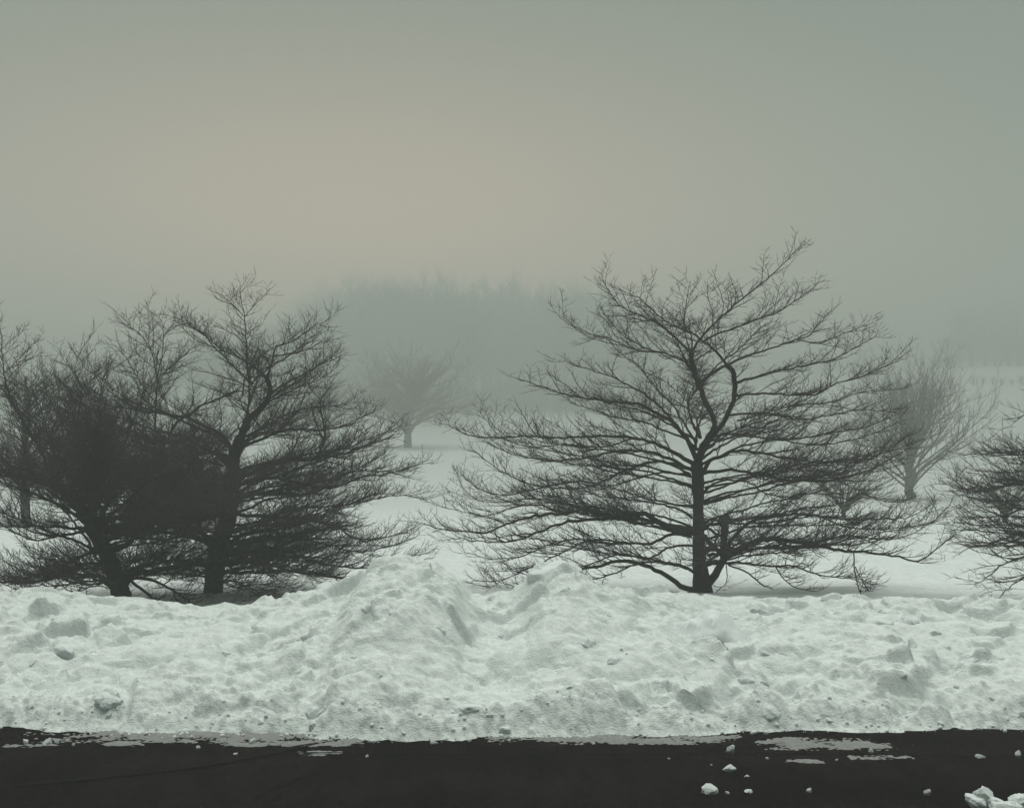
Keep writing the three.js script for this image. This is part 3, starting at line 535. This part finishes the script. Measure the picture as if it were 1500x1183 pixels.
// --- trees farther off
function farTree(name, label, x, d, seed, o, group) {
  const y = fieldH(x, d) - 0.05, base = V(x, y, -d), k = o.h, cfg = { gap: [0.07 * k, 0.034 * k, 0.022 * k].slice(0, o.lv), len: [0.2 * k, 0.085 * k, 0.04 * k], rad: [0.0026 * k, 0.0015 * k, 0.0011 * k], step: [0.045 * k, 0.035 * k, 0.04 * k], min: [3, 2, 1], angle: [0.4, 0.5], roll: 1.4, up: 0.4, lift: 0.1, flat: 0.95, fade: 0.4, wob: 0.4, trop: 0.1, tip: 0.0007 * k, ...(o.cfg || {}) };
  const t = new Tree(name, label, 'tree', base, seed, cfg, group), r = t.r, th = o.fork * k;
  t.trunk([V(x, y - 0.3, -d), V(x + 0.01 * k * (r() - 0.5), y + th * 0.5, -d), V(x + 0.02 * k * (r() - 0.5), y + th, -d), ...(o.leader ? [V(x + 0.06 * k * (r() - 0.5), y + k * o.leader, -d)] : [])], [0.034 * k * o.girth, 0.024 * k * o.girth, 0.022 * k * o.girth, ...(o.leader ? [0.004 * k] : [])]);
  for (let i = 0; i < o.n; i++) {
    const f = i / o.n, yy = y + th * (0.75 + 0.3 * r()) + (o.leader ? (o.leader * k - th) * 0.9 * f : 0);
    t.arc(V(x, yy, -d), i * 2.4 + r(), k * (o.len * (o.leader ? 1 - 0.55 * f : 1)) * (0.75 + 0.4 * r()), o.e0 + o.ev * r(), o.e1 + o.ev * (r() - 0.5), 0.0125 * k * o.girth, { own: o.own, r1: 0.001 * k, twigs: 0.15 });
  }
  t.done(); return t.g;
}
const X = (px, d) => (px - 750) / FOCAL * d;
farTree('bare_tree', 'foggy vase-shaped bare tree with many steep stems, rising behind the lone tree\'s bough ends', X(1333, 58), 58, 91, { h: 7.6, lv: 3, fork: 0.05, girth: 0.9, leader: 0.55, n: 58, len: 0.74, e0: 0.5, ev: 0.95, e1: 0.6, own: true, cfg: { trop: 0.16, len: [0.3 * 7.6, 0.12 * 7.6, 0.05 * 7.6], gap: [0.06 * 7.6, 0.03 * 7.6, 0.02 * 7.6], rad: [0.003 * 7.6, 0.0018 * 7.6, 0.0013 * 7.6], angle: [0.35, 0.7] } }, 'bare trees standing in the fog');
farTree('bare_tree', 'faint round-crowned bare tree alone on the snowy slope, nearly lost in fog', X(597, 108), 108, 92, { h: 8.2, lv: 3, fork: 0.13, girth: 1.4, leader: 0.75, n: 64, len: 1.0, e0: 0.4, ev: 0.9, e1: 0.25, own: true, cfg: { gap: [0.055 * 8.2, 0.028 * 8.2, 0.022 * 8.2], rad: [0.0036 * 8.2, 0.0024 * 8.2, 0.0018 * 8.2], tip: 0.009, len: [0.26 * 8.2, 0.11 * 8.2, 0.05 * 8.2] } }, 'bare trees standing in the fog');
farTree('bare_tree', 'slim-stemmed bare tree in thin fog between the tangled pair of trunks', X(212, 21), 21, 93, { h: 4.0, lv: 3, fork: 0.3, girth: 0.42, n: 26, len: 0.5, e0: 0.6, ev: 0.5, e1: 0.2, own: true }, 'bare trees standing in the fog');
farTree('bare_shrub', 'hazy bushy shrub behind the lone tree, in front of the vase-shaped tree', X(1235, 34), 34, 94, { h: 3.0, lv: 3, fork: 0.08, girth: 0.9, n: 26, len: 0.7, e0: 0.6, ev: 0.7, e1: 0.4, own: true }, 'shrubs in the fog');
farTree('bare_shrub', 'hazy low shrub behind the drooping twiggy tree', X(1470, 30), 30, 95, { h: 3.0, lv: 3, fork: 0.1, girth: 0.9, n: 28, len: 0.66, e0: 0.5, ev: 0.7, e1: 0.3, own: true }, 'shrubs in the fog');
farTree('bare_tree', 'hazy broad bare tree behind the leaning dark tree', X(40, 29), 29, 96, { h: 5.0, lv: 3, fork: 0.12, girth: 0.7, leader: 0.7, n: 40, len: 0.5, e0: 0.5, ev: 0.7, e1: 0.3, own: true }, 'bare trees standing in the fog');
farTree('bare_tree', 'faint bare tree half hidden behind the upright tree\'s bough ends', X(480, 92), 92, 97, { h: 8.2, lv: 3, fork: 0.25, girth: 1.0, leader: 0.7, n: 40, len: 0.5, e0: 0.6, ev: 0.7, e1: 0.3, own: true }, 'bare trees standing in the fog');
// the wood on the hill: a few kinds, each tree placed on its own
{
  const r = rngOf(900), kinds = [];
  for (let i = 0; i < 4; i++) kinds.push(farTree('woodland_tree', 'faint tall bare tree in the wood on the foggy hill', X(430 + 110 * i, 205), 205 + 3 * i, 300 + i, { h: 16 + i % 2, lv: 2, fork: 0.2, girth: 0.8, n: 34, len: 0.5, e0: 0.7, ev: 0.7, e1: 0.5, leader: 0.85, cfg: { gap: [0.04 * 18, 0.022 * 18], rad: [0.0022 * 18, 0.0016 * 18], step: [0.09 * 18, 0.09 * 18], min: [2, 1], tip: 0.012 } }, 'trees of the wood on the hill'));
  const put = (px, d, s, label, group) => { const k = kinds[Math.floor(r() * 4)].clone(); k.name = numbered('woodland_tree'); const x = X(px, d); k.position.set(x, fieldH(x, d) - 0.1, -d); k.rotation.y = r() * 6.28; k.scale.setScalar(s); scene.add(k); if (label) k.userData.label = label; if (group) k.userData.group = group; };
  for (let i = 0; i < 64; i++) { const px = lerp(350, 960, (i + r()) / 64), d = 180 + 60 * Math.sqrt(r()), top = table([[330, 505], [400, 458], [470, 425], [560, 406], [640, 402], [695, 418], [740, 408], [860, 414], [960, 455]], px) + 28 * r() * r() + (240 - d) * 0.7, x = X(px, d); put(px, d, (at(px, top, d).y - fieldH(x, d)) / 14.5); }
  const scrub = farTree('scrub_bush', 'faint leafless scrub bush at the foot of the foggy wood', X(520, 172), 172, 320, { h: 7, lv: 2, fork: 0.05, girth: 0.6, leader: 0.7, n: 34, len: 0.6, e0: 0.4, ev: 0.9, e1: 0.6, cfg: { gap: [0.07 * 7, 0.05 * 7], rad: [0.005 * 7, 0.004 * 7], step: [0.1 * 7, 0.1 * 7], min: [2, 1], tip: 0.018 } }, 'scrub along the foot of the wood');
  scrub.userData.category = 'bush';
  const bush = (px, d, s, label, group) => { const k = scrub.clone(); k.name = numbered('scrub_bush'); const x = X(px, d); k.position.set(x, fieldH(x, d) - 0.1, -d); k.rotation.y = r() * 6.28; k.scale.set(s * (1 + 0.5 * r()), s, s * (1 + 0.5 * r())); scene.add(k); if (label) k.userData.label = label; if (group) k.userData.group = group; };
  for (let i = 0; i < 58; i++) bush(lerp(380, 960, (i + r()) / 58), 215 - 75 * r() * r(), 0.45 + 0.75 * r());
  for (let i = 0; i < 26; i++) { const px = lerp(-40, 400, (i + r()) / 26), d = 175 + 50 * r(), x = X(px, d); put(px, d, (at(px, table([[0, 548], [150, 522], [250, 502], [330, 484], [400, 460]], px) + 20 * r(), d).y - fieldH(x, d)) / 14.5); }
  for (let i = 0; i < 9; i++) { const px = lerp(1400, 1560, (i + r()) / 9), d = 255 + 25 * r(), x = X(px, d); put(px, d, (at(px, 440 + 45 * r(), d).y - fieldH(x, d)) / 14.5, 'barely visible bare tree on the hill crest above the hedge', 'trees on the hill crest'); }
  for (let i = 0; i < 10; i++) bush(lerp(1380, 1560, (i + r()) / 10), 240 + 25 * r(), 1.0 + 0.6 * r(), 'barely visible scrub bush under the hill crest trees', 'scrub on the hill crest');
  for (let i = 0; i < 9; i++) bush(1428 + 14 * i, 165 + 3 * r(), 0.18 + 0.1 * r(), 'low hedge bush in the line across the open slope', 'hedge bushes on the slope');
}

renderer.render(scene, camera);
